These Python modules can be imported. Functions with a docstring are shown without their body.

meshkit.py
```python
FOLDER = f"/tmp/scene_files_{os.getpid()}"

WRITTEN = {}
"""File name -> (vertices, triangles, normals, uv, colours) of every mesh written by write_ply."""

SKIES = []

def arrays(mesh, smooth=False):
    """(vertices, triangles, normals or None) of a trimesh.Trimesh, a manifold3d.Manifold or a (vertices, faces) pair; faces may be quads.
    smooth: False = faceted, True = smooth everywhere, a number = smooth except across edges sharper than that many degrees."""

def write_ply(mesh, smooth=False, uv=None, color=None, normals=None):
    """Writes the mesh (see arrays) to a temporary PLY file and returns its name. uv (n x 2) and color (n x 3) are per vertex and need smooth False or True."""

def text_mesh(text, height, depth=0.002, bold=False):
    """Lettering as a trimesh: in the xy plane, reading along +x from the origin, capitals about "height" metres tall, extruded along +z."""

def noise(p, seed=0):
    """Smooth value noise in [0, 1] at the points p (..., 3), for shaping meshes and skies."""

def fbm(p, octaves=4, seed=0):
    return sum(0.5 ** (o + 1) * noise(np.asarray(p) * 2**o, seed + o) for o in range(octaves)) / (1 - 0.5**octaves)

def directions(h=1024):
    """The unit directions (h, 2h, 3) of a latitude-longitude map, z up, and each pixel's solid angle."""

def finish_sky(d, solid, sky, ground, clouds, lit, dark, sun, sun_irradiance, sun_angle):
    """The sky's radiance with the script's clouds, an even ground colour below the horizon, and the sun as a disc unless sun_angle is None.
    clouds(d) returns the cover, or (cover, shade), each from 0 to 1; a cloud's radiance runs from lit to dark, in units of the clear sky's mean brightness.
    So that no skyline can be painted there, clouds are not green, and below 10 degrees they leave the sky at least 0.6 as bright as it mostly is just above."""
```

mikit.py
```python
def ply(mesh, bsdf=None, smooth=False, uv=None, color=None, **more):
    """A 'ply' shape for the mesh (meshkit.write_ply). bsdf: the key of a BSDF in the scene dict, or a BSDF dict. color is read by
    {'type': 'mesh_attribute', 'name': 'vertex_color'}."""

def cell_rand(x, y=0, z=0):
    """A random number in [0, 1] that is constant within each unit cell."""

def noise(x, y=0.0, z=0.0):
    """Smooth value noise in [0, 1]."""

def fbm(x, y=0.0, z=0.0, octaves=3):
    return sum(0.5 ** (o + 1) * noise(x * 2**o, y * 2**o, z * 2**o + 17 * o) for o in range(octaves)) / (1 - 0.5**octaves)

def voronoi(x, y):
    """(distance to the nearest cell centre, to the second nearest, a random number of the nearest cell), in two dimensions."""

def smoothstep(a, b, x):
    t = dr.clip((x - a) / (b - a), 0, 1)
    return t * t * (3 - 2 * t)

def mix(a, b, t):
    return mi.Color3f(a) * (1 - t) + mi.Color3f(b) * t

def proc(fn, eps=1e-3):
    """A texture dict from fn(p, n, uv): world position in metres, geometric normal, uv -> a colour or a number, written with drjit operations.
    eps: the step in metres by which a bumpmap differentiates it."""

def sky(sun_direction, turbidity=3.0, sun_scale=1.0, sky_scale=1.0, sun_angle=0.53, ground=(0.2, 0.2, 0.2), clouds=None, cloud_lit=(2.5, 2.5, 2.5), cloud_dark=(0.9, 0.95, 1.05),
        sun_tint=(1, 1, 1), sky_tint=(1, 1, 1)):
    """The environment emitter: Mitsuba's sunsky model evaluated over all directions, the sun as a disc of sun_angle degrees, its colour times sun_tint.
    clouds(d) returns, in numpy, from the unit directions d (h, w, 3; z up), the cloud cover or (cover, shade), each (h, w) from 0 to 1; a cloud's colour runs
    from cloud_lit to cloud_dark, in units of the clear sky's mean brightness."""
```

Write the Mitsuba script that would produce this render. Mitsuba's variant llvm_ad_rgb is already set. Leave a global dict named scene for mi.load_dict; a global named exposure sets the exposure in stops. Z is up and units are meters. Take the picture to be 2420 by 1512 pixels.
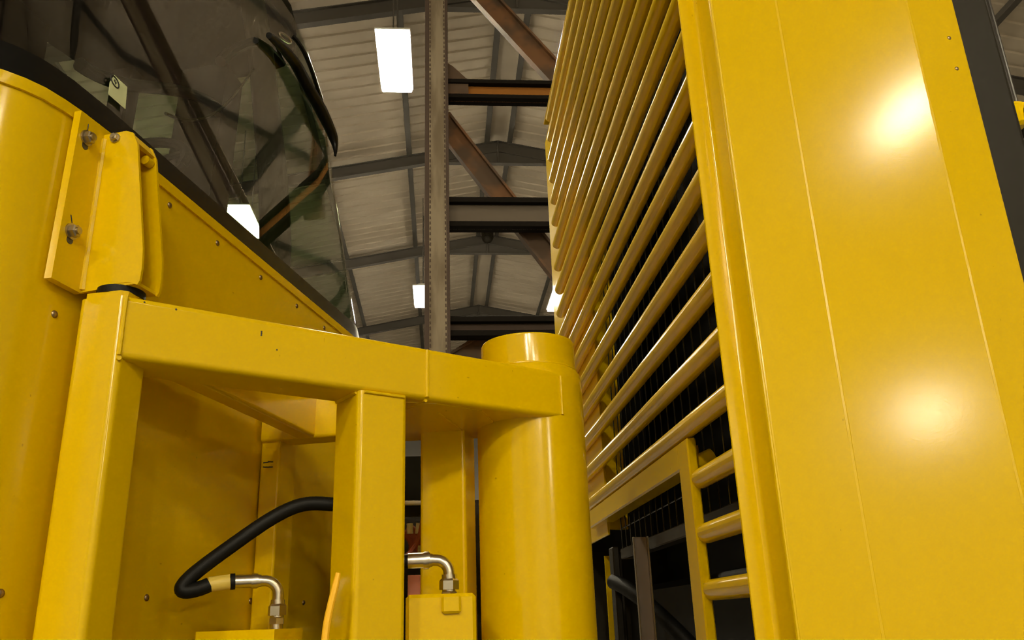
import math, random, numpy as np, trimesh, mitsuba as mi, mikit, drjit as dr
from shapely.geometry import Polygon, box as sbox
from meshkit import text_mesh, noise as np_noise

random.seed(4); rng = np.random.default_rng(4)
scene, labels = {"type": "scene"}, {}
T = mi.ScalarTransform4f

# ------------------------------------------------------------------ camera, lights, exposure
EYE = np.array([0.0, 0.0, 1.7])
YAW, PITCH, ROLL = map(math.radians, (5.17091, 19.58902, -2.01743))
fwd = np.array([math.sin(YAW) * math.cos(PITCH), math.cos(YAW) * math.cos(PITCH), math.sin(PITCH)])
rgt = np.array([math.cos(YAW), -math.sin(YAW), 0.0])
upv = np.cross(rgt, fwd)
upc = -math.sin(ROLL) * rgt + math.cos(ROLL) * upv
scene["camera"] = {"type": "perspective", "fov": 62.472, "fov_axis": "x", "near_clip": 0.02, "far_clip": 200.0,
                   "to_world": T().look_at(origin=EYE.tolist(), target=(EYE + fwd).tolist(), up=upc.tolist())}
exposure = 2.5
LAMP_RGB = [52.0, 46.0, 33.0]          # warm high-bay lamps
FLOOD_RGB = [12.0, 10.6, 7.6]       # floodlight on the side wall
# (x, y, brightness) of the high-bay lamps hanging at 7.6 m
LAMPS = [(-0.49, 8.01, 1.0), (-0.32, 15.25, 1.0), (2.35, 15.5, 1.0), (-3.0, 12.05, 1.0),
         (5.97, -6.24, 0.45), (-3.9, -6.6, 1.3), (-3.5, 1.5, 0.4), (-3.5, 5.0, 0.35), (5.5, 3.0, 0.6),
         (0.3, -11.0, 2.4), (2.4, -15.5, 2.4), (-1.7, -13.0, 2.4), (5.2, -17.5, 2.3), (-0.4, 22.6, 1.0)]

# ------------------------------------------------------------------ materials
def rgb(*c): return {"type": "rgb", "value": list(c)}
def princ(c, rough, **k): return {"type": "twosided", "b": {"type": "principled", "base_color": c if isinstance(c, dict) else rgb(*c), "roughness": rough, **k}}

def f_yellow(p, n, uv):
    a = mikit.fbm(p.x * 3.1, p.y * 3.1, p.z * 2.3)
    b = mikit.noise(p.x * 90.0, p.y * 90.0, p.z * 70.0)
    c = mikit.mix((0.63, 0.412, 0.0), (0.67, 0.447, 0.0), a)
    return mikit.mix(c, (0.30, 0.15, 0.01), mikit.smoothstep(0.965, 0.99, b) * 0.5)
def f_peel(p, n, uv): return mikit.noise(p.x * 420.0, p.y * 420.0, p.z * 420.0) * 0.7 + mikit.noise(p.x * 130.0, p.y * 130.0, p.z * 130.0) * 0.2
def f_rust(p, n, uv):
    a = mikit.fbm(p.x * 5.0, p.y * 5.0, p.z * 5.0, octaves=4)
    return mikit.mix((0.075, 0.043, 0.022), (0.15, 0.066, 0.022), mikit.smoothstep(0.40, 0.66, a))
def f_column(p, n, uv):
    a = mikit.fbm(p.x * 14.0, p.y * 14.0, p.z * 2.6, octaves=4)
    return mikit.mix((0.15, 0.115, 0.075), (0.24, 0.195, 0.135), mikit.smoothstep(0.3, 0.7, a))
def f_roof(p, n, uv):
    a = mikit.fbm(p.x * 0.9, p.y * 3.0, 3.0, octaves=4)
    return mikit.mix((0.44, 0.37, 0.285), (0.54, 0.465, 0.37), a)
def f_floor(p, n, uv):
    a = mikit.fbm(p.x * 0.8, p.y * 0.8, 1.0, octaves=5)
    return mikit.mix((0.09, 0.085, 0.075), (0.15, 0.14, 0.125), a)
def f_wall(p, n, uv):
    a = mikit.fbm(p.x * 1.5, p.y * 1.5, p.z * 0.7)
    return mikit.mix((0.20, 0.19, 0.17), (0.26, 0.25, 0.22), a)

scene["m_yellow"] = {"type": "twosided", "b": {"type": "bumpmap", "t": mikit.proc(f_peel, eps=6e-4), "scale": 0.000018,
                     "b": {"type": "principled", "base_color": mikit.proc(f_yellow), "roughness": 0.15, "specular": 0.4}}}
scene["m_weld"] = princ((0.66, 0.44, 0.0), 0.27, specular=0.35)
scene["m_rust"] = princ(mikit.proc(f_rust), 0.75)
scene["m_darkrust"] = princ((0.055, 0.033, 0.022), 0.8)
scene["m_greyweb"] = princ((0.13, 0.105, 0.08), 0.8, specular=0.2)
scene["m_column"] = princ(mikit.proc(f_column), 0.8, specular=0.2)
scene["m_roof"] = princ(mikit.proc(f_roof), 0.6)
scene["m_floor"] = princ(mikit.proc(f_floor), 0.6)
scene["m_wall"] = princ(mikit.proc(f_wall), 0.6)
scene["m_greysteel"] = princ((0.080, 0.072, 0.062), 0.6, specular=0.3)
scene["m_darksteel"] = princ((0.030, 0.026, 0.022), 0.45)
scene["m_blackpaint"] = princ((0.011, 0.0085, 0.004), 0.45, specular=0.25)
scene["m_rubber"] = princ((0.004, 0.004, 0.0035), 0.55, specular=0.2)
scene["m_blacksteel"] = princ((0.008, 0.006, 0.004), 0.8, specular=0.1)
scene["m_orangerust"] = princ((0.30, 0.115, 0.020), 0.8, specular=0.2)
scene["m_seal"] = princ((0.004, 0.004, 0.004), 0.30, specular=0.22)
scene["m_pillar"] = princ((0.055, 0.048, 0.022), 0.8, specular=0.2)
scene["m_trim"] = princ((0.008, 0.007, 0.004), 0.9, specular=0.05)
scene["m_seat"] = princ((0.007, 0.007, 0.007), 0.8)
scene["m_zinc"] = princ((0.62, 0.57, 0.46), 0.26, metallic=1.0)
scene["m_bolt"] = princ((0.42, 0.36, 0.26), 0.34, metallic=1.0)
scene["m_rivet"] = princ((0.34, 0.25, 0.15), 0.38, metallic=1.0)
scene["m_wire"] = princ((0.10, 0.10, 0.095), 0.30, metallic=1.0)
scene["m_raw"] = princ((0.20, 0.15, 0.115), 0.5)
scene["m_paper"] = princ((0.55, 0.60, 0.36), 0.7)
scene["m_ink"] = princ((0.01, 0.01, 0.01), 0.7)
scene["m_pink"] = princ((0.62, 0.22, 0.14), 0.6)
scene["m_redcable"] = princ((0.28, 0.06, 0.03), 0.5)
scene["m_white"] = princ((0.62, 0.58, 0.48), 0.5)
scene["m_whitemetal"] = princ((0.55, 0.53, 0.48), 0.45)
scene["m_sleeve"] = princ((0.62, 0.46, 0.08), 0.5)
scene["m_orange"] = princ((0.92, 0.50, 0.02), 0.45)
scene["m_glass"] = {"type": "thindielectric", "int_ior": 1.45, "specular_transmittance": rgb(0.38, 0.46, 0.34)}
scene["m_diffuser"] = {"type": "diffuse", "reflectance": rgb(0.7, 0.7, 0.66)}

# ------------------------------------------------------------------ naming helpers
def numbered(k):
    if k not in scene and not any(s.startswith(k + "__") for s in scene): return k
    i = 1
    while True:
        n = f"{k}_{i:03d}"
        if n not in scene and not any(s.startswith(n + "__") for s in scene): return n
        i += 1
def put(name, mesh, mat, parent=None, smooth=30, label=None, **more):
    key = numbered((parent + "__" if parent else "") + name)
    scene[key] = mikit.ply(mesh, mat, smooth=smooth, **more)
    if label: labels[key] = {"label": label}
    return key
def thing(name, label, cat, group=None, kind=None):
    key = numbered(name) if name not in labels else None
    if key is None:
        i = 1
        while f"{name}_{i:03d}" in labels: i += 1
        key = f"{name}_{i:03d}"
    labels[key] = {"label": label, "category": cat}
    if group: labels[key]["group"] = group
    if kind: labels[key]["kind"] = kind
    return key
def stuff(key): labels.setdefault(key, {})["kind"] = "stuff"

# ------------------------------------------------------------------ mesh helpers
cat = lambda ms: trimesh.util.concatenate(ms)
def nrm(a): a = np.asarray(a, float); return a / np.linalg.norm(a)
def hull(pts): return trimesh.convex.convex_hull(np.asarray(pts, float))
def slab(pts, thick, n=None):
    """Solid plate: polygon corner points (coplanar, convex) pushed back by thick against normal n."""
    pts = np.asarray(pts, float)
    if n is None: n = nrm(np.cross(pts[1] - pts[0], pts[2] - pts[0]))
    return hull(np.vstack([pts, pts - np.asarray(n) * thick]))
def cbox(x0, x1, y0, y1, z0, z1, c=0.004):
    pts = []
    for sx in (0, 1):
        for sy in (0, 1):
            for sz in (0, 1):
                X, Y, Z = (x0, x1)[sx], (y0, y1)[sy], (z0, z1)[sz]
                dx, dy, dz = (c, -c)[sx], (c, -c)[sy], (c, -c)[sz]
                pts += [(X + dx, Y + dy, Z), (X + dx, Y, Z + dz), (X, Y + dy, Z + dz)]
    return hull(pts)
def loft(section, p0, p1, xdir, close=True):
    """Extrudes the 2-D section (points) along p0 -> p1; xdir = direction of the section's x axis."""
    p0, p1 = np.asarray(p0, float), np.asarray(p1, float)
    a = nrm(p1 - p0); x = nrm(np.asarray(xdir, float) - a * np.dot(xdir, a)); y = np.cross(a, x)
    s = np.asarray(section, float)
    poly = Polygon(s)
    L = np.linalg.norm(p1 - p0)
    m = trimesh.creation.extrude_polygon(poly, L, engine="earcut")
    M = np.eye(4); M[:3, 0], M[:3, 1], M[:3, 2], M[:3, 3] = x, y, a, p0
    m.apply_transform(M)
    return m
def rrect(w, h, r, n=5):
    return np.array(sbox(-w / 2 + r, -h / 2 + r, w / 2 - r, h / 2 - r).buffer(r, quad_segs=n).exterior.coords)[:-1]
def rtube(p0, p1, w, h, r, xdir): return loft(rrect(w, h, r), p0, p1, xdir)
def cyl(p0, p1, r, n=24): return loft([(r * math.cos(t), r * math.sin(t)) for t in np.linspace(0, 2 * math.pi, n, endpoint=False)], p0, p1, [0.31, 0.57, 0.76])
def smooth_path(pts, n=60):
    from scipy.interpolate import CubicSpline
    pts = np.asarray(pts, float)
    t = np.r_[0, np.cumsum(np.linalg.norm(np.diff(pts, axis=0), axis=1) ** 0.5)]
    return CubicSpline(t, pts)(np.linspace(0, t[-1], n))
def tube(path, r, n=14, cap=True):
    path = np.asarray(path, float); k = len(path)
    r = np.broadcast_to(r, (k,))
    t = np.gradient(path, axis=0); t /= np.linalg.norm(t, axis=1, keepdims=True)
    a = np.cross(t[0], [0.2, 0.3, 0.93]); a /= np.linalg.norm(a)
    v = []
    for i in range(k):
        a = a - t[i] * (a @ t[i]); a /= np.linalg.norm(a); b = np.cross(t[i], a)
        for j in range(n):
            th = 2 * math.pi * j / n
            v.append(path[i] + r[i] * (math.cos(th) * a + math.sin(th) * b))
    f = []
    for i in range(k - 1):
        for j in range(n):
            p, q, s, w = i * n + j, i * n + (j + 1) % n, (i + 1) * n + (j + 1) % n, (i + 1) * n + j
            f += [(p, q, s), (p, s, w)]
    if cap:
        v += [path[0], path[-1]]; c0, c1 = k * n, k * n + 1
        for j in range(n):
            f += [(c0, (j + 1) % n, j), (c1, (k - 1) * n + j, (k - 1) * n + (j + 1) % n)]
    return trimesh.Trimesh(np.array(v), np.array(f), process=False)
def bead(p0, p1, r, seed=0, step=0.004, wob=0.25):
    """A weld bead: a lumpy tube half sunk in the joint."""
    p0, p1 = np.asarray(p0, float), np.asarray(p1, float)
    n = max(6, min(260, int(np.linalg.norm(p1 - p0) / step)))
    t = np.linspace(0, 1, n)[:, None]
    path = p0 + (p1 - p0) * t
    k = np_noise(np.c_[t[:, 0] * n * 0.45, np.zeros(n), np.full(n, seed * 3.3)], seed)
    return tube(path, r * (1 - wob / 2 + wob * k), n=8)
def dome(c, n, r, h=None, seg=14):
    """Rivet or button head: a cap of radius r and height h on the surface at c with normal n."""
    h = h or r * 0.6
    prof = [(0.0, h), (0.35 * r, h * 0.96), (0.7 * r, h * 0.76), (0.92 * r, h * 0.42), (r, 0.0), (r, -0.004)]
    m = trimesh.creation.revolve(np.array([(max(a, 1e-6), b) for a, b in prof])[::-1], sections=seg)
    m.apply_transform(frame(c, n)); m.fix_normals(); return m
def frame(c, n, spin=0.0):
    n = nrm(n); a = np.cross(n, [0, 0, 1.0]) if abs(n[2]) < 0.9 else np.cross(n, [1.0, 0, 0]); a = nrm(a); b = np.cross(n, a)
    a, b = a * math.cos(spin) + b * math.sin(spin), -a * math.sin(spin) + b * math.cos(spin)
    M = np.eye(4); M[:3, 0], M[:3, 1], M[:3, 2], M[:3, 3] = a, b, n, c
    return M
def lathe(prof, c, n, seg=28):
    m = trimesh.creation.revolve(np.array([(max(a, 1e-6), b) for a, b in prof]), sections=seg)
    m.apply_transform(frame(c, n)); m.fix_normals(); return m
def hexhead(c, n, r, h, spin=0.0):
    s = [(r * math.cos(k * math.pi / 3), r * math.sin(k * math.pi / 3)) for k in range(6)]
    m = trimesh.creation.extrude_polygon(Polygon(s), h * 0.8, engine="earcut")
    top = np.array([(0.82 * x, 0.82 * y, h) for x, y in s] + [(x, y, h * 0.8) for x, y in s])
    m = cat([m, hull(top)]); m.apply_transform(frame(c, n, spin)); return m

# machine frame of reference: u runs back along the cab side (15.5 deg right of the hall axis), v to the right of it
A0 = np.array([-0.4775, 1.2413, 0.0])
UU = np.array([math.sin(math.radians(15.5)), math.cos(math.radians(15.5)), 0.0])
VV = np.array([math.cos(math.radians(15.5)), -math.sin(math.radians(15.5)), 0.0])
ZZ = np.array([0, 0, 1.0])
def W(u, v, z): return A0 + u * UU + v * VV + z * ZZ
def WN(u, v, z=0.0): return u * UU + v * VV + z * ZZ

# ================================================================== THE HALL
RX, RZ, SL = 1.03, 9.70, 0.20          # ridge x, top of rafters at the ridge, slope
XL, XR, YB, YF = -8.0, 10.2, -20.0, 30.0
rtop = lambda x: RZ - SL * abs(x - RX)
labels["floor"] = {"label": "grey concrete hall floor", "kind": "structure"}
put("floor", cbox(XL, XR, YB, YF, -0.2, 0.0), "m_floor", smooth=False)
for nm, m in (("wall_left", cbox(XL - 0.2, XL, YB, YF, 0, 8.1)), ("wall_right", cbox(XR, XR + 0.2, YB, YF, 0, 8.1)),
              ("wall_back", slab([(XL, YF, 0), (XR, YF, 0), (XR, YF, 8.05), (RX, YF, 9.9), (XL, YF, 8.05)], 0.2, (0, -1, 0))),
              ("wall_front", slab([(XL, YB, 0), (XR, YB, 0), (XR, YB, 8.05), (RX, YB, 9.9), (XL, YB, 8.05)], 0.2, (0, 1, 0)))):
    put(nm, m, "m_wall", smooth=False); labels[nm] = {"label": f"grey clad hall wall", "kind": "structure"}
labels["ceiling"] = {"label": "pitched hall roof of ribbed grey sheets on steel rafters and purlins", "kind": "structure"}

def roof_half(x0, x1):
    """Ribbed sheet: trapezoid ribs running down the slope, 0.25 m apart."""
    ys, dz = [], []
    y = YB
    while y < YF:
        ys += [y, y + 0.17, y + 0.19, y + 0.23]; dz += [0, 0, 0.02, 0.02]; y += 0.25
    ys, dz = np.array(ys), np.array(dz)
    v = []
    for x in (x0, x1):
        for yy, d in zip(ys, dz): v.append((x, yy, rtop(x) + 0.13 + d))
    n = len(ys); f = []
    for i in range(n - 1): f += [(i, i + 1, n + i + 1), (i, n + i + 1, n + i)]
    return trimesh.Trimesh(np.array(v), np.array(f), process=False)
put("roof_sheet", roof_half(XL, RX), "m_roof", "ceiling", smooth=False)
put("roof_sheet", roof_half(RX, XR), "m_roof", "ceiling", smooth=False)
put("ridge_cap", hull([(RX - 0.25, YB, RZ + 0.10), (RX + 0.25, YB, RZ + 0.10), (RX, YB, RZ + 0.16), (RX - 0.25, YF, RZ + 0.10), (RX + 0.25, YF, RZ + 0.10), (RX, YF, RZ + 0.16)]), "m_roof", "ceiling", smooth=False)
for px in (0.84, 1.24, -0.52, 2.6, -1.97, 4.05, -3.42, 5.5, -4.87, 6.95, -6.32, 8.4):
    z = rtop(px)
    put("purlin", cat([cbox(px - 0.045, px + 0.045, YB, YF, z + 0.0, z + 0.012, 0.002), cbox(px - 0.006, px + 0.006, YB, YF, z, z + 0.12, 0.002)]), "m_greysteel", "ceiling", smooth=False)
def rafter(y):
    w, d = 0.10, 0.22
    web, fl = [], []
    ms = []
    for s, xe in ((-1, XL), (1, XR)):
        def P(x, off, yy): return (x, yy, rtop(x) - off)
        for o0, o1, hw in ((0.0, 0.014, w / 2), (d - 0.014, d, w / 2), (0.0, d, 0.008)):
            ms.append(hull([P(x, o, y + t) for x in (RX, xe) for o in (o0, o1) for t in (-hw, hw)]))
    r = cat(ms)
    k = put("rafter", r, "m_greysteel", "ceiling", smooth=False)
    # haunch under the apex: deep triangular plate with a flat bottom flange
    zb = rtop(RX + 0.95) - d - 0.03
    put("haunch", cat([hull([(RX - 1.0, y - 0.02, zb), (RX + 1.0, y - 0.02, zb), (RX, y - 0.02, RZ - 0.02), (RX - 1.0, y + 0.02, zb), (RX + 1.0, y + 0.02, zb), (RX, y + 0.02, RZ - 0.02)]),
                       cbox(RX - 1.05, RX + 1.05, y - 0.05, y + 0.05, zb - 0.014, zb, 0.003), cbox(RX - 0.012, RX + 0.012, y - 0.06, y + 0.06, zb, RZ - 0.01, 0.003)]), "m_greysteel", k, smooth=False)
for y in (-15.6, -11.4, -7.2, -3.1, 1.0, 5.1, 9.05, 13.0, 16.83, 21.2, 25.4): rafter(y)

put("ridge_beacon", cat([cyl((RX, 16.55, 9.50), (RX, 16.55, 9.68), 0.13, 20), trimesh.creation.icosphere(2, 0.12).apply_translation((RX, 16.55, 9.50))]), "m_blackpaint", "ceiling")
# ---- high-bay lamps
def lamp(x, y, k, z, label, rods=True, ly=1.06, lx=0.35):
    t = thing("high_bay_lamp", label, "lamp", "high-bay lamps under the roof")
    m = cbox(x - lx / 2, x + lx / 2, y - ly / 2, y + ly / 2, z, z + 0.05, 0.012)
    put("diffuser", m, "m_diffuser", t, smooth=False, emitter={"type": "area", "radiance": rgb(*[c * k for c in LAMP_RGB])})
    put("housing", cat([cbox(x - lx / 2 - 0.015, x + lx / 2 + 0.015, y - ly / 2 - 0.015, y + ly / 2 + 0.015, z + 0.051, z + 0.075, 0.004),
                        cbox(x - 0.09, x + 0.09, y - ly / 2 + 0.1, y + ly / 2 - 0.1, z + 0.075, z + 0.14, 0.01)]), "m_whitemetal", t, smooth=False)
    for s in (-1, 1):
        yy = y + s * (ly / 2 - 0.15)
        put("hanger_rod", cyl((x, yy, z + 0.13), (x, yy, rtop(x) + 0.14), 0.008, 8), "m_greysteel", t)
lab = ["large bright high-bay lamp left of the steel column, nearest in view", "smaller bright high-bay lamp half hidden by the left edge of the steel column, low down",
       "bright lamp just peeking out left of the yellow grille, far back", "bright lamp seen through the cab glass"]
for i, (x, y, k) in enumerate(LAMPS):
    lamp(x, y, k, 7.6, lab[i] if i < 4 else ["high-bay lamp behind and right of the viewer, reflected in the front panel", "high-bay lamp behind and left of the viewer",
        "high-bay lamp left of the cab", "high-bay lamp beyond the cab's left side", "high-bay lamp right of the engine housing",
        "nearer lamp far behind the viewer on the ridge's right", "middle lamp far behind the viewer on the ridge's right", "lamp far behind the viewer on the ridge's left", "most distant lamp behind the viewer", "most distant lamp ahead beyond the steel column"][i - 4])
t = thing("wall_floodlight", "floodlight on a bracket on the side wall behind the viewer", "floodlight")
FL = np.array([9.95, -13.5, 5.4]); fn = nrm(np.array([0.8, 1.285, 2.0]) - FL)
fa = nrm(np.cross(fn, ZZ)); fb = np.cross(fa, fn)
q = [FL + fn * 0.06 + fa * s * 0.42 + fb * r * 0.36 for s, r in ((-1, -1), (1, -1), (1, 1), (-1, 1))]
put("lens", slab(q, 0.02, fn), "m_diffuser", t, smooth=False, emitter={"type": "area", "radiance": rgb(*FLOOD_RGB)})
put("housing", slab([FL + fn * 0.035 + fa * s * 0.46 + fb * r * 0.40 for s, r in ((-1, -1), (1, -1), (1, 1), (-1, 1))], 0.12, fn), "m_darksteel", t, smooth=False)
put("bracket", cyl(FL, (10.2, -13.6, 5.4), 0.03, 10), "m_darksteel", t)

# ---- the steel frame with bracing behind the machine
t = thing("steel_bracing_frame", "rusty brown steel column with horizontal beams and diagonal braces behind the machine", "steel frame")
YC, FS = 6.0, 0.75                      # distance of the frame; its design sizes below are for 8 m
def sx(x): return x * FS
def sz(z): return 1.7 + (z - 1.7) * FS
def column(x0, x1, zt):
    x0, x1 = sx(x0), sx(x1)
    ms = cbox(x0 + 0.009, x1 - 0.009, YC - 0.008, YC + 0.009, 0, zt, 0.002)
    k = put("column", cat([ms, cbox((x0 + x1) / 2 - 0.005, (x0 + x1) / 2 + 0.005, YC, YC + 0.18, 0, zt, 0.002), cbox(x0, x1, YC + 0.165, YC + 0.18, 0, zt, 0.002)]), "m_column", t, smooth=False)
    put("edge_strip", cbox(x0, x0 + 0.036, YC - 0.010, YC + 0.022, 0, zt, 0.003), "m_darkrust", k, smooth=False)
    put("edge_strip", cbox(x1 - 0.026, x1, YC - 0.010, YC + 0.022, 0, zt, 0.003), "m_darkrust", k, smooth=False)
    st = []
    z = 2.2
    while z < zt - 0.1:
        for xx, w in ((x0 + 0.038, 0.010), (x1 - 0.028, -0.009)):
            st.append(cbox(min(xx, xx + w), max(xx, xx + w), YC - 0.011, YC - 0.007, z, z + 0.020 + 0.009 * rng.random(), 0.001))
        z += 0.046
    stuff(put("weld_stitches", cat(st), "m_darkrust", k, smooth=False))
column(-0.155, 0.103, 9.35); column(2.45, 2.70, 9.4)
def ibeam(x0, x1, z0, z1, web, fl="m_blacksteel", w=0.12, tf=0.045):
    x0, x1, z0, z1, tf = sx(x0), sx(x1), sz(z0), sz(z1), tf * FS
    y = YC + 0.022
    k = put("beam", cbox(x0, x1, y + w / 2 - 0.006, y + w / 2 + 0.006, z0, z1, 0.002), web, t, smooth=False)
    put("flange", cbox(x0, x1, y, y + w, z1 - tf, z1, 0.003), fl, k, smooth=False)
    put("flange", cbox(x0, x1, y, y + w, z0, z0 + tf, 0.003), fl, k, smooth=False)
    return k
k = ibeam(0.09, 2.5, 7.205, 7.45, "m_orangerust", tf=0.05)
put("haunch_plate", hull([(sx(x), YC + d, sz(z)) for d in (0.04, 0.13) for x, z in ((0.09, 7.25), (0.09, 7.68), (0.16, 7.63), (0.33, 7.45), (0.33, 7.25))]), "m_rust", k, smooth=False)
ibeam(0.09, 2.5, 5.62, 5.965, "m_greyweb", tf=0.06)
ibeam(0.09, 2.5, 4.405, 4.615, "m_darkrust", tf=0.06)
def brace(p, q, h, mat="m_rust", y=YC + 0.22):
    f = FS * y / YC
    p, q = np.array([p[0] * f, y, 1.7 + (p[1] - 1.7) * f]), np.array([q[0] * f, y, 1.7 + (q[1] - 1.7) * f]); h *= f
    a = nrm(q - p); b = np.array([-a[2], 0, a[0]])
    put("diagonal_brace", cat([hull([c + b * s * h / 2 + np.array([0, d, 0]) for c in (p, q) for s in (-1, 1) for d in (-0.006, 0.006)]),
                              *[hull([c + b * (s * h / 2) + b * e + np.array([0, d, 0]) for c in (p, q) for e in (-0.010, 0.010) for d in (-0.04, 0.04)]) for s in (-1, 1)]]), mat, t, smooth=False)
brace((0.02, 6.90), (1.62, 4.52), 0.205)
brace((0.12, 9.10), (1.75, 6.93), 0.23)
brace((0.02, 3.98), (0.62, 4.36), 0.28, y=YC + 0.24)

# ---- machinery far right behind the housing
t = thing("chain_hoist", "small yellow and black hoist hanging under the roof at the right edge", "hoist")
put("body", cbox(5.02, 5.14, 5.95, 6.1, 5.62, 5.86, 0.03), "m_yellow", t)
put("drum", cyl((5.2, 5.9, 5.72), (5.2, 6.16, 5.72), 0.12, 20), "m_blackpaint", t)
put("hook", tube(smooth_path([(5.16, 6.0, 5.62), (5.16, 6.0, 5.5), (5.2, 6.0, 5.42), (5.24, 6.0, 5.47)]), 0.018), "m_darksteel", t)
put("suspension", cyl((5.1, 6.03, 5.84), (5.1, 6.03, rtop(5.1) - 0.02), 0.02, 10), "m_darksteel", t)

# ================================================================== THE CAB
cab = thing("machine_cab", "yellow riveted machine cab with dark curved windows at the left", "machine cab")
UT_Z = [2.30, 2.57, 2.66, 2.75, 2.88, 3.03, 3.19, 3.34, 3.49, 3.60, 3.72, 3.82, 3.87, 3.89]
UT_U = [1.336, 1.336, 1.348, 1.366, 1.394, 1.424, 1.462, 1.510, 1.553, 1.565, 1.549, 1.503, 1.440, 1.39]
RC = 0.25
FRONT = [(-0.213, -1.30), (-0.213, -0.9), (-0.213, -0.55), (-0.213, -0.40), (-0.2125, -0.33), (-0.211, -0.28), (-0.204, -0.235), (-0.19, -0.192), (-0.172, -0.165), (-0.152, -0.145), (-0.128, -0.129),
         (-0.100, -0.1165), (-0.065, -0.109), (-0.03, -0.1045), (0.05, -0.1005), (0.12, -0.1)]
def plan(z, off=0.0, side_lean=0.25):
    """Outline of the cab at height z (u, v points) from its near left corner along the side to the windscreen; off moves it inwards."""
    lean = max(0.0, z - 2.51) * side_lean
    ut = float(np.interp(z, UT_Z, UT_U))
    pts = [(u + lean * (0.4 if u < -0.2 else 0.0), v - lean) for u, v in FRONT]
    vs = -0.1 - lean
    us = ut - 0.454 * RC
    for s in np.linspace(0.2, 1, 9): pts.append((0.12 + (us - 0.12) * s, vs))
    for a in np.linspace(0, 90, 13)[1:]:
        a = math.radians(a); pts.append((us + RC * math.sin(a), vs - RC + RC * math.cos(a)))
    for v in np.linspace(vs - RC, -1.30, 8)[1:]: pts.append((us + RC + 0.03 * 0, v))
    p = np.array(pts)
    if off:
        t_ = np.gradient(p, axis=0); n_ = np.c_[t_[:, 1], -t_[:, 0]]; n_ /= np.linalg.norm(n_, axis=1, keepdims=True)
        p = p + n_ * off
    return p
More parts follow.
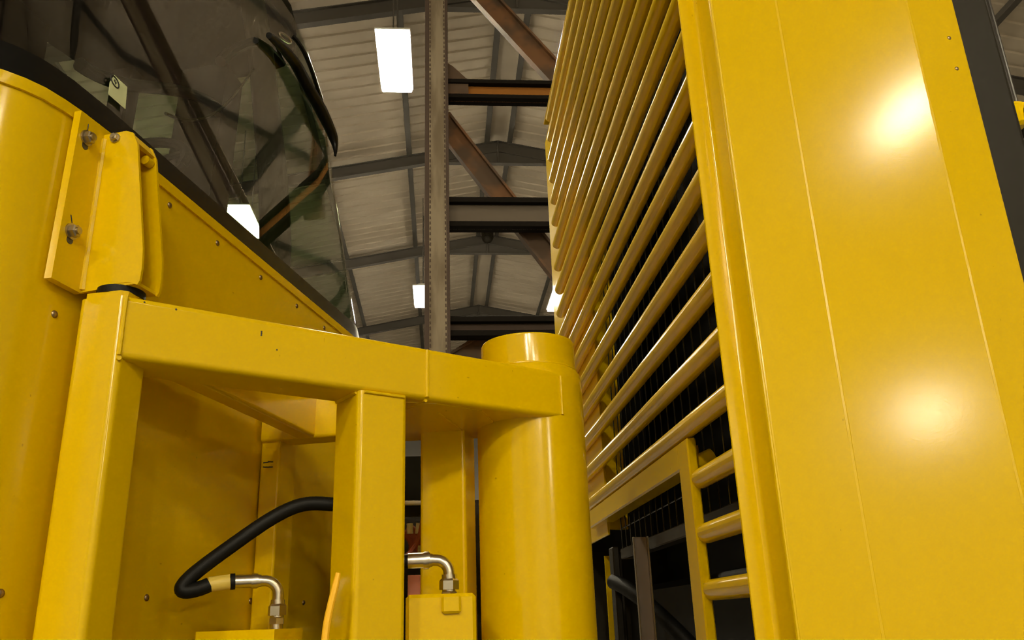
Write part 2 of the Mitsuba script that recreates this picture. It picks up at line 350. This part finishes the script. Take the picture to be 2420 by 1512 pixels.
def skin(zs, off=0.0, i0=0, i1=None, thick=0.0):
    rows = [np.array([W(u, v, z) for u, v in plan(z, off)[i0:i1]]) for z in zs]
    n = len(rows[0]); v = np.vstack(rows); f = []
    for r in range(len(zs) - 1):
        for j in range(n - 1):
            a = r * n + j; f += [(a, a + 1, a + n + 1), (a, a + n + 1, a + n)]
    m = trimesh.Trimesh(v, np.array(f), process=False)
    if thick:
        inner = skin(zs, off + thick, i0, i1); inner.faces = inner.faces[:, ::-1]
        m = cat([m, inner])
        nv = len(v); e = []
        for j in range(n - 1):
            for r in (0, len(zs) - 1):
                a, b = r * n + j, r * n + j + 1; e += [(a, b, nv + b), (a, nv + b, nv + a)]
        for r in range(len(zs) - 1):
            for j in (0, n - 1):
                a, b = r * n + j, (r + 1) * n + j; e += [(a, b, nv + b), (a, nv + b, nv + a)]
        m = trimesh.Trimesh(m.vertices, np.vstack([m.faces, e]), process=False)
    return m
NP = len(plan(2.6))
put("side_panel", skin([0.55, 1.6, 2.3, 2.495, 2.505], 0.0, thick=0.006), "m_yellow", cab, smooth=25)
put("panel_trim", skin([2.488, 2.496, 2.507, 2.509], -0.005, thick=0.009), "m_yellow", cab, smooth=25)
put("window_seal", skin([2.506, 2.54, 2.572], 0.004, thick=0.006), "m_seal", cab, smooth=40, label="black border band along the lower window edge")
put("window_glass", skin([2.56, 2.57, 2.66, 2.75, 2.88, 3.03, 3.19, 3.34, 3.49, 3.60, 3.66, 3.72, 3.77, 3.82, 3.85, 3.87], 0.006), "m_glass", cab, smooth=True, label="dark tinted curved window glass")
rp = plan(3.87, 0.004)
put("roof", cat([slab([W(u, v, 3.90) for u, v in rp[[0, 2, 8, 12, 15, 20, 24, 28, 32, 36, NP - 1]]], 0.035, (0, 0, 1))]), "m_trim", cab, smooth=False, label="dark cab roof")
put("headliner", slab([W(u, v, 3.85) for u, v in plan(3.82, 0.05)[[0, 2, 8, 12, 15, 20, 24, 28, 32, 36, NP - 1]]], 0.03, (0, 0, 1)), "m_trim", cab, smooth=False)
put("cab_floor", slab([W(u, v, 2.30) for u, v in plan(2.3, 0.01)[[0, 2, 8, 12, 15, 20, 24, 28, 32, 36, NP - 1]]], 0.04, (0, 0, 1)), "m_trim", cab, smooth=False)
put("far_panel", cat([slab([W(-0.213, -1.31, 0.55), W(1.45, -1.31, 0.55), W(1.45, -1.31, 2.6), W(-0.213, -1.31, 2.6)], 0.02),
                      slab([W(-0.213, -1.31, 2.6), W(1.15, -1.31, 2.6), W(1.15, -1.31, 3.85), W(-0.213, -1.31, 3.85)], 0.02)]), "m_trim", cab, smooth=False)
put("inner_lining", skin([2.30, 2.50], 0.02, thick=0.006), "m_trim", cab, smooth=25)
put("chassis", slab([W(-0.18, -0.14, 0.55), W(1.35, -0.14, 0.55), W(1.35, -1.28, 0.55), W(-0.18, -1.28, 0.55)], 0.55, (0, 0, 1)), "m_darksteel", cab, smooth=False)
def beam3(p, q, w, h, r=0.01, x=None): return rtube(p, q, w, h, r, VV if x is None else x)
put("corner_pillar", tube(smooth_path([W(0.72, -0.155, 2.36), W(0.80, -0.175, 2.56), W(0.845, -0.195, 2.66), W(0.93, -0.26, 2.92), W(1.0, -0.325, 3.15), W(1.085, -0.41, 3.46), W(1.16, -0.52, 3.84)]), 0.042, 14), "m_pillar", cab)
put("far_pillar", beam3(W(1.42, -1.24, 2.3), W(1.46, -1.2, 3.84), 0.09, 0.07), "m_seat", cab)
put("rear_pillar", beam3(W(-0.12, -0.62, 2.3), W(0.05, -0.66, 3.84), 0.07, 0.07), "m_rust", cab)
# interior
st = put("seat", hull([W(0.18 + a, b, z) for a, z in ((0, 2.70), (0.52, 2.74), (0.5, 2.58), (0, 2.55)) for b in (-0.95, -0.47)]), "m_seat", cab, smooth=False)
put("backrest", hull([W(a, b, z) for a, z in ((0.10, 2.68), (0.24, 2.66), (0.05, 3.24), (-0.07, 3.24)) for b in (-0.92, -0.5)]), "m_seat", st, smooth=False)
put("pedestal", beam3(W(0.42, -0.71, 2.3), W(0.42, -0.71, 2.6), 0.3, 0.3), "m_seat", st)
dsh = put("console", cat([hull([W(a, b, z) for a, z in ((0.92, 2.30), (1.12, 2.30), (1.05, 2.82), (0.98, 2.86), (0.93, 2.80)) for b in (-0.93, -0.50)])]), "m_seat", cab, smooth=False)
put("display", hull([W(a, b, z) for a, z in ((0.99, 2.84), (1.10, 2.84), (1.13, 3.42), (1.03, 3.44)) for b in (-0.66, -0.50)]), "m_seat", dsh, smooth=False)
put("steering_column", tube([W(1.0, -0.71, 2.75), W(0.86, -0.71, 2.92)], 0.035), "m_seat", cab)
whl = put("steering_wheel", tube([W(0.84 + 0.11 * math.sin(a), -0.71 + 0.21 * math.cos(a), 2.95 + 0.17 * math.sin(a)) for a in np.linspace(0, 2 * math.pi, 49)], 0.016, 10, cap=False), "m_seat", cab)
put("spoke", cat([tube([W(0.84, -0.71, 2.95), W(0.84 + 0.11 * math.sin(a), -0.71 + 0.21 * math.cos(a), 2.95 + 0.17 * math.sin(a))], 0.010, 8) for a in (0.5, 2.64, 4.71)]), "m_seat", whl)
put("grab_rail", tube(smooth_path([W(0.40, -0.50, 2.98), W(0.573, -0.5, 3.042), W(0.787, -0.5, 3.167), W(0.99, -0.5, 3.24), W(1.06, -0.53, 3.22)]), 0.017), "m_seat", cab)
put("blind_cord", tube(smooth_path([W(0.26, -0.155, 2.70), W(0.47, -0.20, 2.83), W(0.66, -0.25, 3.02), W(0.86, -0.31, 3.26)]), 0.0035, 8), "m_pillar", cab)
# wiper in front of the windscreen corner, curved with the glass
def on_glass(z, ang, out):
    """Point on the rounded windscreen corner at height z, ang degrees round the corner, pushed outwards."""
    lean = max(0.0, z - 2.51) * 0.25
    us = float(np.interp(z, UT_Z, UT_U)) - 0.454 * RC; vs = -0.1 - lean; a = math.radians(ang)
    return W(us + (RC + out) * math.sin(a), vs - RC + (RC + out) * math.cos(a), z)
def on_side(u, z, out): return W(u, -0.1 - max(0, z - 2.51) * 0.25 + out, z)
wp = put("wiper", tube(smooth_path([W(1.425, -0.285, 3.29), W(1.425, -0.297, 3.37), W(1.375, -0.303, 3.405), W(1.31, -0.312, 3.44), W(1.245, -0.318, 3.46), W(1.175, -0.328, 3.497), W(1.092, -0.330, 3.498), W(1.006, -0.324, 3.474), W(0.95, -0.318, 3.452)], 60),
               np.interp(np.linspace(0, 1, 60), [0, 0.12, 0.3, 0.6, 0.85, 1.0], [0.004, 0.017, 0.022, 0.020, 0.015, 0.010])), "m_seal", cab, label="black wiper bent along the windscreen corner")
put("arm", tube(smooth_path([W(1.415, -0.345, 3.53), W(1.34, -0.335, 3.55), W(1.24, -0.335, 3.60), W(1.18, -0.355, 3.63)], 30), 0.008, 8), "m_seal", wp)
put("linkage_loop", tube([W(1.07 + 0.065 * math.cos(a), -0.325 - 0.012 * math.cos(a), 3.535 + 0.012 * math.sin(a) + 0.035 * math.cos(a)) for a in np.linspace(0, 2 * math.pi, 33)], 0.0035, 8, cap=False), "m_zinc", wp)
put("inner_arm", tube(smooth_path([W(0.99, -0.39, 3.47), W(0.86, -0.38, 3.34), W(0.78, -0.37, 3.24)], 20), [0.016] * 20, 8), "m_seal", wp)
# sticker on the glass, with a ringed figure
sq = [(0.045, 2.634), (0.081, 2.635), (0.079, 2.585), (0.030, 2.584)]
stk = put("sticker", slab([on_side(u, z, 0.0005) for u, z in ((0.076, 2.661), (0.114, 2.661), (0.098, 2.600), (0.049, 2.599), (0.058, 2.632))], 0.0006, VV), "m_paper", cab, smooth=False, label="pale green paper sticker with a ringed 9")
ring = []
for a0 in np.linspace(0, 2 * math.pi, 25)[:-1]:
    ring.append((0.0735 + 0.0115 * math.cos(a0), 2.644 + 0.0115 * math.sin(a0)))
put("printed_ring", tube([on_side(u, z, 0.0009) for u, z in ring + ring[:1]], 0.0014, 6, cap=False), "m_ink", stk)
tm = text_mesh("9", 0.010, 0.0004, bold=True)
tv = tm.vertices.copy(); tm.vertices = np.array([on_side(0.0705 + x, 2.639 + y, 0.0007 + z) for x, y, z in tv])
put("printed_figure", tm, "m_ink", stk, smooth=False)
# rivets
def rivet(u, z, parent=cab, r=0.0062):
    P = plan(2.4); i = np.argsort(np.abs(P[:, 0] - u) + (P[:, 1] < -0.35) * 9)[:1][0]
    v = float(np.interp(u, P[6:26, 0], P[6:26, 1])); du = 0.02
    dv = float(np.interp(u + du, P[6:26, 0], P[6:26, 1])) - float(np.interp(u - du, P[6:26, 0], P[6:26, 1]))
    n = WN(-dv / (2 * du), 1.0); n = nrm(n)
    put("rivet", dome(W(u, v, z), n, r), "m_rivet", parent)
for u in (0.228, 0.405, 0.60, 0.795, 0.97): rivet(u, 2.467)
for u in (-0.034, 0.288, 0.655, 0.92): rivet(u, 1.757)
rivet(-0.163, 2.21); rivet(-0.018, 2.160)
# bolted bracket on the cab side that stands over the frame's post
br = put("mounting_bracket", slab([W(-0.049, -0.0865, 2.497), W(0.012, -0.0865, 2.487), W(0.012, -0.0865, 2.203), W(-0.056, -0.0865, 2.203)], 0.0125, VV), "m_yellow", cab, smooth=False, label="yellow bracket bolted to the cab side over the frame post")
def bplate(u0, th):
    o = [(-0.088, 2.487), (-0.046, 2.489), (-0.033, 2.484), (-0.022, 2.462), (-0.004, 2.36), (0.0125, 2.265), (0.0145, 2.235), (0.0135, 2.214), (0.010, 2.207), (-0.006, 2.213), (-0.03, 2.213), (-0.06, 2.206), (-0.088, 2.204)]
    m = trimesh.creation.extrude_polygon(Polygon(o), th, engine="earcut")
    v = m.vertices.copy(); m.vertices = np.array([W(u0 + d, a, z) for a, z, d in v]); m.fix_normals()
    return m
put("front_plate", bplate(0.010, 0.005), "m_yellow", br, smooth=20)
put("back_plate", bplate(0.062, 0.005), "m_yellow", br, smooth=20)
put("top_cap", hull([W(u, v, z) for u in (0.011, 0.066) for v, z in ((-0.086, 2.486), (-0.047, 2.488), (-0.034, 2.483), (-0.024, 2.465), (-0.03, 2.463), (-0.05, 2.480), (-0.086, 2.480))]), "m_yellow", br, smooth=False)
put("rear_web", slab([W(0.013, -0.070, 2.48), W(0.064, -0.070, 2.48), W(0.064, -0.070, 2.215), W(0.013, -0.070, 2.215)], 0.005, VV), "m_yellow", br, smooth=False)
put("bottom_plate", hull([W(u, v, z) for u in (0.011, 0.066) for v in (-0.085, 0.008) for z in (2.209, 2.214)]), "m_yellow", br, smooth=False)
put("weld_bead", bead(W(0.011, -0.0855, 2.478), W(0.011, -0.0855, 2.208), 0.0055, 3), "m_weld", br)
put("bolt_boss", cyl(W(0.045, -0.030, 2.452), W(0.060, -0.030, 2.452), 0.008), "m_yellow", br)
def bolt(c, n, r, parent, pin=True):
    k = put("bolt", cat([lathe([(0, 0.003), (r * 1.25, 0.003), (r * 1.25, 0.0), (0, 0.0)], c, n), hexhead(np.asarray(c) + nrm(n) * 0.003, n, r, r * 0.9, 0.3), cyl(np.asarray(c) + nrm(n) * r * 0.9, np.asarray(c) + nrm(n) * r * 1.5, r * 0.55, 16)]), "m_bolt", parent, smooth=25)
    return k
for (u, z, lean_) in ((-0.030, 2.457, 0.0), (-0.031, 2.290, -0.006)):
    c = W(u, -0.0865, z); k = bolt(c, VV, 0.0105, br)
    put("slot_shadow_hole", cyl(c - ZZ * 0.014 - VV * 0.002, c - ZZ * 0.014 + VV * 0.0008, 0.0068, 16), "m_darksteel", br)
    put("scribe_mark", tube([c + ZZ * 0.012 + VV * 0.0006, c + ZZ * 0.026 + VV * 0.0006 + UU * lean_], 0.0007, 6), "m_darksteel", br)
c = W(0.010, -0.0635, 2.477); k = bolt(c, -UU, 0.0068, br)

# ================================================================== THE SUPPORT FRAME
sf = thing("support_frame", "yellow welded box-section frame with a round pivot column in front of the cab", "machine frame")
def vpost(u0, u1, v0, v1, z0, z1, r=0.012, name="post"):
    c = ((u0 + u1) / 2, (v0 + v1) / 2)
    return put(name, rtube(W(*c, z0), W(*c, z1), u1 - u0, v1 - v0, r, UU), "m_yellow", sf, smooth=30)
pa = vpost(0.0, 0.074, -0.080, 0.0, 1.2, 2.188)
put("cap_plate", hull([W(u, v, z) for u, v in ((0.004, -0.070), (0.004, -0.012), (0.012, -0.004), (0.066, -0.004), (0.066, -0.070)) for z in (2.187, 2.198)]), "m_yellow", pa, smooth=False)
put("rubber_mount", cat([cyl(W(0.038, -0.036, 2.198), W(0.038, -0.036, 2.2095), 0.036, 32), cyl(W(0.038, -0.036, 2.2), W(0.038, -0.036, 2.22), 0.012, 16)]), "m_rubber", sf, label="black rubber mount between post and bracket")
BD = np.array([math.sin(math.radians(58.5)), math.cos(math.radians(58.5)), 0.0]); BN = np.array([-BD[1], BD[0], 0.0])   # along the diagonal beam, and to its back
def B(t, d, z): return A0 + BD * t + BN * d + ZZ * z
def dbeam(t0, t1, name="diagonal_beam"): return put(name, rtube(B(t0, 0.05, 2.138), B(t1, 0.05, 2.138), 0.10, 0.10, 0.011, BN), "m_yellow", sf, smooth=30)
b1 = dbeam(0.002, 0.531); b2 = dbeam(0.531, 0.852)
put("weld_bead", cat([bead(B(0.5315, 0.0, 2.093), B(0.5315, 0.0, 2.184), 0.0036, 5), bead(B(0.5315, 0.005, 2.088), B(0.5315, 0.09, 2.088), 0.0036, 6)]), "m_weld", b2)
put("weld_bead", bead(B(0.001, -0.001, 2.092), B(0.001, -0.001, 2.185), 0.0035, 7), "m_weld", b1)
put("weld_bead", bead(B(0.002, 0.0, 2.088), B(0.002, 0.05, 2.088), 0.004, 8), "m_weld", b1)
put("chip_mark", cat([dome(B(0.214, 0.0, 2.163) + ZZ * dz, -BN, 0.0016, 0.0003, 8) for dz in (-0.004, -0.001, 0.002)] + [dome(B(0.242, 0.0, 2.138), -BN, 0.0015, 0.0003, 8), dome(B(0.0755, 0, 2.178), -BN, 0.0018, 0.0003, 8), dome(B(0.028, 0, 2.181), -BN, 0.0014, 0.0003, 8)]), "m_darksteel", b1)
# middle post under the diagonal beam, its face flush with the beam's
MT = 0.394
mp = put("post", rtube(B(MT + 0.049, 0.050, 1.2), B(MT + 0.049, 0.050, 2.09), 0.098, 0.098, 0.011, BD), "m_yellow", sf, smooth=30)
put("weld_bead", cat([bead(B(MT + 0.01, -0.0005, 2.087), B(MT + 0.09, -0.0005, 2.087), 0.003, 11), bead(B(MT, 0.01, 2.087), B(MT, 0.09, 2.087), 0.004, 12)]), "m_weld", mp)
# rear beams and posts
put("rear_beam", rtube(W(0.05, 0.012, 2.140), W(0.665, 0.012, 2.140), 0.044, 0.098, 0.008, VV), "m_yellow", sf, smooth=30)
cb = put("cross_beam", rtube(W(0.672, -0.092, 2.138), W(0.672, 0.47, 2.138), 0.066, 0.096, 0.008, UU), "m_yellow", sf, smooth=30)
vpost(0.650, 0.735, -0.096, -0.050, 1.2, 2.092, 0.006)
vpost(0.655, 0.750, 0.268, 0.366, 1.2, 2.089, 0.008)
gp = trimesh.creation.extrude_polygon(Polygon([(0.36, 0.27), (0.42, 0.372), (0.50, 0.44), (0.75, 0.44), (0.75, 0.362), (0.72, 0.20), (0.64, 0.20)]), 0.008, engine="earcut")
gv = gp.vertices.copy(); gp.vertices = np.array([W(a, b, 2.086 + c) for a, b, c in gv]); gp.fix_normals()
g = put("gusset_plate", gp, "m_yellow", sf, smooth=False)
put("weld_bead", bead(W(0.48, 0.357, 2.086), W(0.70, 0.361, 2.086), 0.002, 14), "m_weld", g)
put("smudge_mark", cat([tube([W(0.6495, -0.088 + 0.012 * a, 2.045 - 0.011 * k_ + 0.002 * math.sin(9 * a + k_)), W(0.6495, -0.076 + 0.012 * a, 2.0455 - 0.011 * k_)], 0.0013, 6) for k_ in (0, 1) for a in (0.0, 0.9)]), "m_darksteel", sf)
# round pivot column
KX, KY = 0.1944, 1.789
pc = put("pivot_column", lathe([(0.0, 1.2), (0.1154, 1.2), (0.1154, 2.160), (0.1150, 2.182), (0.1120, 2.199), (0.1065, 2.2075), (0.1045, 2.211), (0, 2.211)], (KX, KY, 0), (0, 0, 1), 72), "m_yellow", sf, smooth=30)
put("upper_sleeve", lathe([(0.0, 2.20), (0.1035, 2.20), (0.1035, 2.272), (0.1015, 2.2755), (0.080, 2.2755), (0.080, 2.262), (0.0, 2.262)], (KX, KY, 0), (0, 0, 1), 72), "m_yellow", pc, smooth=30)
wr = tube([(KX + 0.1045 * math.cos(a), KY + 0.1045 * math.sin(a), 2.209) for a in np.linspace(0, 2 * math.pi, 90)], 0.0028 * (0.85 + 0.3 * np_noise(np.c_[np.arange(90) * .7, np.zeros(90), np.zeros(90)], 3)), 8, cap=False)
put("weld_bead", wr, "m_weld", pc)
put("weld_bead", bead(B(0.853, -0.001, 2.096), B(0.853, -0.001, 2.178), 0.003, 17), "m_weld", b2)
put("deck", cat([slab([W(-0.06, -0.092, 1.45), W(0.85, -0.092, 1.45), W(0.85, 0.66, 1.45), W(-0.06, 0.66, 1.45)], 0.3, (0, 0, 1))]), "m_blackpaint", sf, smooth=False)
put("pedestal", slab([W(0.0, -0.08, 1.16), W(0.8, -0.08, 1.16), W(0.8, 0.6, 1.16), W(0.0, 0.6, 1.16)], 1.16, (0, 0, 1)), "m_darksteel", sf, smooth=False)
# hydraulic blocks that carry the elbows
put("valve_block", cbox(-0.062, 0.060, 1.555, 1.675, 1.44, 1.7485, 0.006), "m_yellow", sf, smooth=False)
put("port_plate", cat([cbox(0.0, 0.034, 1.545, 1.556, 1.715, 1.7465, 0.004)]), "m_yellow", sf, smooth=False)
put("valve_block", hull([W(u, v, z) for u in (0.30, 0.41) for v in (-0.01, 0.13) for z in (1.44, 1.700)]), "m_yellow", sf, smooth=False)

# ================================================================== HOSES
def elbow_fitting(t, p_h, hdir, drop, rr, rt, base_z, mat="m_zinc"):
    """From p_h along hdir a ferrule, then a bent tube down to a nut; p_h, hdir horizontal."""
    p_h, hdir = np.asarray(p_h, float), nrm(hdir)
    f1 = p_h + hdir * 0.040
    put("ferrule", cat([cyl(p_h, f1, rr, 24), cyl(f1 - hdir * 0.012, f1 - hdir * 0.002, rr * 1.13, 24), cyl(f1, f1 + hdir * 0.004, rt * 1.15, 20)]), mat, t, smooth=30)
    path = [f1 + hdir * 0.003]
    R_ = 0.024
    for a in np.linspace(0, math.pi / 2, 14): path.append(f1 + hdir * (0.010 + R_ * math.sin(a)) - ZZ * (R_ - R_ * math.cos(a)))
    bot = path[-1] - ZZ * drop; path.append(bot)
    e = put("elbow", tube(path, rt, 18), mat, t, smooth=40)
    put("nut", cat([hexhead(bot - ZZ * 0.016, (0, 0, 1), rt * 1.75, 0.019, 0.4), cyl(bot + ZZ * 0.002, bot + ZZ * 0.010, rt * 1.3, 20)]), mat, t, smooth=25)
    put("adapter", cat([cyl(bot - ZZ * 0.019, bot - ZZ * 0.014, rt * 1.25, 20), hexhead(bot - ZZ * 0.030, (0, 0, 1), rt * 1.45, 0.012, 0.1), cyl((bot[0], bot[1], base_z), bot - ZZ * 0.028, rt * 1.2, 18)]), mat, t, smooth=25)
    return bot
h1 = thing("hydraulic_hose", "thick black hydraulic hose arching from the middle post to a yellow-sleeved elbow", "hose")
hp = smooth_path([(-0.12, 1.622, 1.896), (-0.16, 1.605, 1.908), (-0.206, 1.592, 1.9125), (-0.25, 1.586, 1.9118), (-0.303, 1.575, 1.887), (-0.357, 1.562, 1.847), (-0.405, 1.548, 1.808), (-0.434, 1.540, 1.779), (-0.437, 1.538, 1.768), (-0.424, 1.541, 1.766), (-0.396, 1.550, 1.7755)], 110)
put("hose", tube(hp, 0.0128, 18), "m_rubber", h1)
put("sleeve", cyl((-0.397, 1.550, 1.7755), (-0.363, 1.558, 1.7795), 0.0126, 20), "m_sleeve", h1)
put("collar", cyl((-0.363, 1.558, 1.7795), (-0.3555, 1.560, 1.780), 0.0134, 20), "m_rubber", h1)
elbow_fitting(h1, (-0.356, 1.5598, 1.780), (0.97, 0.22, 0.0), 0.018, 0.0112, 0.0092, 1.69)
h2 = thing("hydraulic_hose", "shiny bent steel hose elbow between the middle post and the pivot column", "hose")
put("hose", tube(smooth_path([(-0.135, 1.66, 1.785), (-0.10, 1.615, 1.803), (-0.057, 1.6, 1.808)], 30), 0.0125, 16), "m_rubber", h2)
elbow_fitting(h2, (-0.060, 1.60, 1.8085), (1, 0.0, 0.0), 0.012, 0.0138, 0.0102, 1.74)
w1 = thing("yellow_cable", "thin orange-yellow cable end standing against the middle post", "cable")
put("cable", tube(smooth_path([(-0.172, 1.409, 1.60), (-0.178, 1.412, 1.70), (-0.171, 1.412, 1.74), (-0.1655, 1.413, 1.766), (-0.163, 1.413, 1.781)], 40), np.interp(np.linspace(0, 1, 40), [0, .8, 1], [.0062, .0055, .004]), 10), "m_orange", w1)
# things glimpsed through the slot between the middle and inner posts
w2 = thing("wiring_harness", "bundle of pale, red and black cables seen in the slot beside the middle post", "cables")
put("back_plate", cbox(-0.20, 0.12, 2.38, 2.40, 1.2, 2.02, 0.004), "m_blackpaint", w2, smooth=False)
put("pale_tube", cyl((-0.16, 2.2, 1.993), (0.0, 2.2, 1.990), 0.006), "m_white", w2)
put("pale_tube", cyl((-0.16, 2.2, 1.848), (0.03, 2.2, 1.846), 0.009), "m_white", w2)
put("connector", cyl((-0.058, 2.2, 1.915), (-0.055, 2.2, 1.94), 0.008), "m_white", w2)
put("connector", cyl((-0.078, 2.2, 1.915), (-0.079, 2.2, 1.94), 0.008), "m_white", w2)
put("connector", cyl((-0.052, 2.2, 1.855), (-0.05, 2.2, 1.885), 0.008), "m_white", w2)
put("red_cable", tube(smooth_path([(-0.03, 2.18, 2.05), (-0.045, 2.17, 1.95), (-0.06, 2.17, 1.89), (-0.10, 2.17, 1.85)]), 0.006, 10), "m_redcable", w2)
put("red_cable", tube(smooth_path([(-0.09, 2.25, 1.93), (-0.065, 2.25, 1.90), (-0.07, 2.25, 1.86)]), 0.02, 10), "m_redcable", w2)
put("pink_label", cbox(-0.083, -0.042, 2.20, 2.203, 1.737, 1.815, 0.001), "m_pink", w2, smooth=False)
put("panel", cbox(-0.14, -0.025, 2.30, 2.31, 2.01, 2.13, 0.002), "m_trim", w2, smooth=False)
put("bracket", cbox(-0.20, 0.12, 2.25, 2.40, 1.10, 1.70, 0.004), "m_blackpaint", w2, smooth=False)
put("floor_stand", cbox(-0.15, 0.08, 2.28, 2.39, 0.0, 1.2, 0.004), "m_blackpaint", w2, smooth=False)

# ================================================================== THE ENGINE HOUSING WITH THE GRILLE
eh = thing("engine_housing", "tall yellow engine housing with a barred side grille and a plain welded front panel", "machine housing")
BZ = 0.1064
XB = 0.508
bar_z = [2.0625 + BZ * k for k in range(-3, 18)]
for k, z in enumerate(bar_z):
    low = z < 2.0
    y0, y1 = 1.345, (1.668 if low else 3.32)
    rr = 0.0197 if low else 0.0200
    xb = 0.5205 if low else XB
    put("grille_bar", rtube((xb, y0, z), (xb, y1, z), 2 * rr, 2 * rr, rr * 0.999, (1, 0, 0)), "m_yellow", eh, smooth=40)
# access opening below the long bars
of = put("opening_frame", cbox(0.499, 0.519, 1.669, 1.744, 1.30, 2.040, 0.003), "m_yellow", eh, smooth=False, label="yellow flat-bar frame of the opening under the long bars")
put("top_rail", hull([(x, y, z) for x, z in ((0.499, 2.038), (0.499, 1.988), (0.503, 1.984), (0.545, 1.984), (0.545, 2.038)) for y in (1.742, 2.90)]), "m_yellow", of, smooth=False)
put("pin_stub", cyl((0.512, 1.70, 1.985), (0.560, 1.70, 2.005), 0.0185, 20), "m_yellow", of)
# far end plate and its inner return
put("end_plate", cbox(0.524, 0.532, 2.70, 3.63, 1.945, 3.93, 0.002), "m_yellow", eh, smooth=False)
put("end_return", cbox(0.530, 0.592, 2.700, 2.708, 1.96, 3.93, 0.002), "m_yellow", eh, smooth=False)
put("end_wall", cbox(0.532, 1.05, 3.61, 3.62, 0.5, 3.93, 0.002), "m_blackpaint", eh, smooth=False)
put("roof_plate", cbox(0.51, 1.06, 1.30, 3.545, 3.98, 3.99, 0.002), "m_yellow", eh, smooth=False)
# wire mesh behind the bars
wires = []
y = 1.37
while y < 2.72:
    wires.append(cyl((0.563, y, 1.900), (0.563, y, 3.97), 0.0018, 6)); y += 0.0653
z = 1.9615 - 0.0
while z < 3.97:
    wires.append(cyl((0.567, 1.36, z), (0.567, 2.72, z), 0.0022, 6)); z += 0.1293
stuff(put("wire_mesh", cat(wires), "m_wire", eh, smooth=40, label="thin wire mesh behind the yellow bars"))
put("mesh_frame", cat([cbox(0.570, 0.610, 1.36, 2.75, 1.872, 1.905, 0.003)]), "m_darksteel", eh, smooth=False)
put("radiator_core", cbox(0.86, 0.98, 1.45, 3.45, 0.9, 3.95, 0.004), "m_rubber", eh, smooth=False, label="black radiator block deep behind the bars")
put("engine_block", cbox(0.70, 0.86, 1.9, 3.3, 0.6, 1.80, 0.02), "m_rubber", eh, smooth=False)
sp = put("flat_post", cbox(0.5145, 0.551, 2.300, 2.306, 1.2, 1.901, 0.002), "m_raw", eh, smooth=False, label="bare brown-grey flat steel upright in the dark opening")
put("edge", cbox(0.550, 0.553, 2.286, 2.306, 1.2, 1.901, 0.0008), "m_zinc", sp, smooth=False)
put("edge", cbox(0.5125, 0.5147, 2.292, 2.306, 1.2, 1.901, 0.0008), "m_bolt", sp, smooth=False)
put("dark_upright", cbox(0.515, 0.535, 2.60, 2.66, 0.9, 1.90, 0.003), "m_blackpaint", eh, smooth=False)
put("dark_upright", cbox(0.562, 0.585, 2.80, 2.86, 0.9, 1.90, 0.003), "m_blackpaint", eh, smooth=False)
put("inner_strip", cbox(0.560, 0.580, 2.98, 2.985, 1.2, 1.90, 0.001), "m_yellow", eh, smooth=False)
put("inner_strip", cbox(0.600, 0.622, 2.98, 2.985, 1.2, 1.90, 0.001), "m_yellow", eh, smooth=False)
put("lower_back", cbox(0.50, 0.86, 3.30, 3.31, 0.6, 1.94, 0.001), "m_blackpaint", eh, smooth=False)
put("dark_hose", tube(smooth_path([(0.515, 2.62, 1.80), (0.55, 2.52, 1.765), (0.60, 2.42, 1.70), (0.66, 2.35, 1.62)]), 0.022, 14), "m_rubber", eh)
put("fitting", cat([cyl((0.66, 1.62, 1.818), (0.70, 1.62, 1.818), 0.010, 16), cyl((0.70, 1.62, 1.818), (0.73, 1.62, 1.818), 0.013, 6)]), "m_bolt", eh)
# front panel, folded from sheet: edge lip, step, flats with two fold seams
ZP0, ZP1 = 0.35, 3.95
def strip(name, pts, th, label=None, smooth=25, back=(0.0, 1.0)):
    pts = np.asarray(pts, float)
    b = pts[::-1] + np.asarray(back) * th
    m = trimesh.creation.extrude_polygon(Polygon(np.vstack([pts, b])), ZP1 - ZP0, engine="earcut")
    m.apply_translation((0, 0, ZP0)); m.fix_normals()
    return put(name, m, "m_yellow", eh, smooth=smooth, label=label)
def arc(c, r, a0, a1, n=6): return [(c[0] + r * math.cos(math.radians(a)), c[1] + r * math.sin(math.radians(a))) for a in np.linspace(a0, a1, n)]
strip("edge_lip", [(0.4742, 1.337), (0.4752, 1.3345), (0.504, 1.3365)] + arc((0.5045, 1.3285), 0.008, 95, 10, 7) + [(0.5205, 1.291)], 0.006, back=(0.55, 0.85))
fp = strip("front_panel", [(0.5185, 1.2885), (0.5200, 1.2852), (0.5225, 1.2840), (0.5265, 1.2836), (0.6510, 1.2850), (0.9165, 1.2850)], 0.006)
fr = strip("front_panel_fold", [(0.9165, 1.2850), (1.0180, 1.2965)] + arc((1.0175, 1.3025), 0.006, -83, 5, 5) + [(1.0245, 1.345)], 0.005, back=(-0.3, 0.9))
put("weld_bead", bead((0.5215, 1.286, ZP0), (0.5215, 1.286, ZP1), 0.0032, 21, 0.014, 0.3), "m_weld", fp)
put("weld_bead", bead((0.6507, 1.2890, ZP0), (0.6507, 1.2890, ZP1), 0.0052, 22, 0.014, 0.25), "m_weld", fp)
put("weld_bead", bead((0.9166, 1.2890, ZP0), (0.9166, 1.2890, ZP1), 0.0050, 23, 0.014, 0.25), "m_weld", fr)
for z in (2.742, 2.671, 3.2, 3.5): put("rivet", dome((0.9925, 1.2936, z), (0.11, -0.99, 0), 0.0042, 0.002), "m_rivet", fr)
put("door_post", rtube((1.079, 1.395, 0.35), (1.079, 1.395, 3.95), 0.105, 0.12, 0.012, (1, 0, 0)), "m_blackpaint", eh, label="black upright behind the panel's right edge")
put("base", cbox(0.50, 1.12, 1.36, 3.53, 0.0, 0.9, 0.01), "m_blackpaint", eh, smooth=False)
put("far_side", cbox(1.05, 1.06, 1.45, 3.54, 0.4, 3.98, 0.002), "m_yellow", eh, smooth=False)
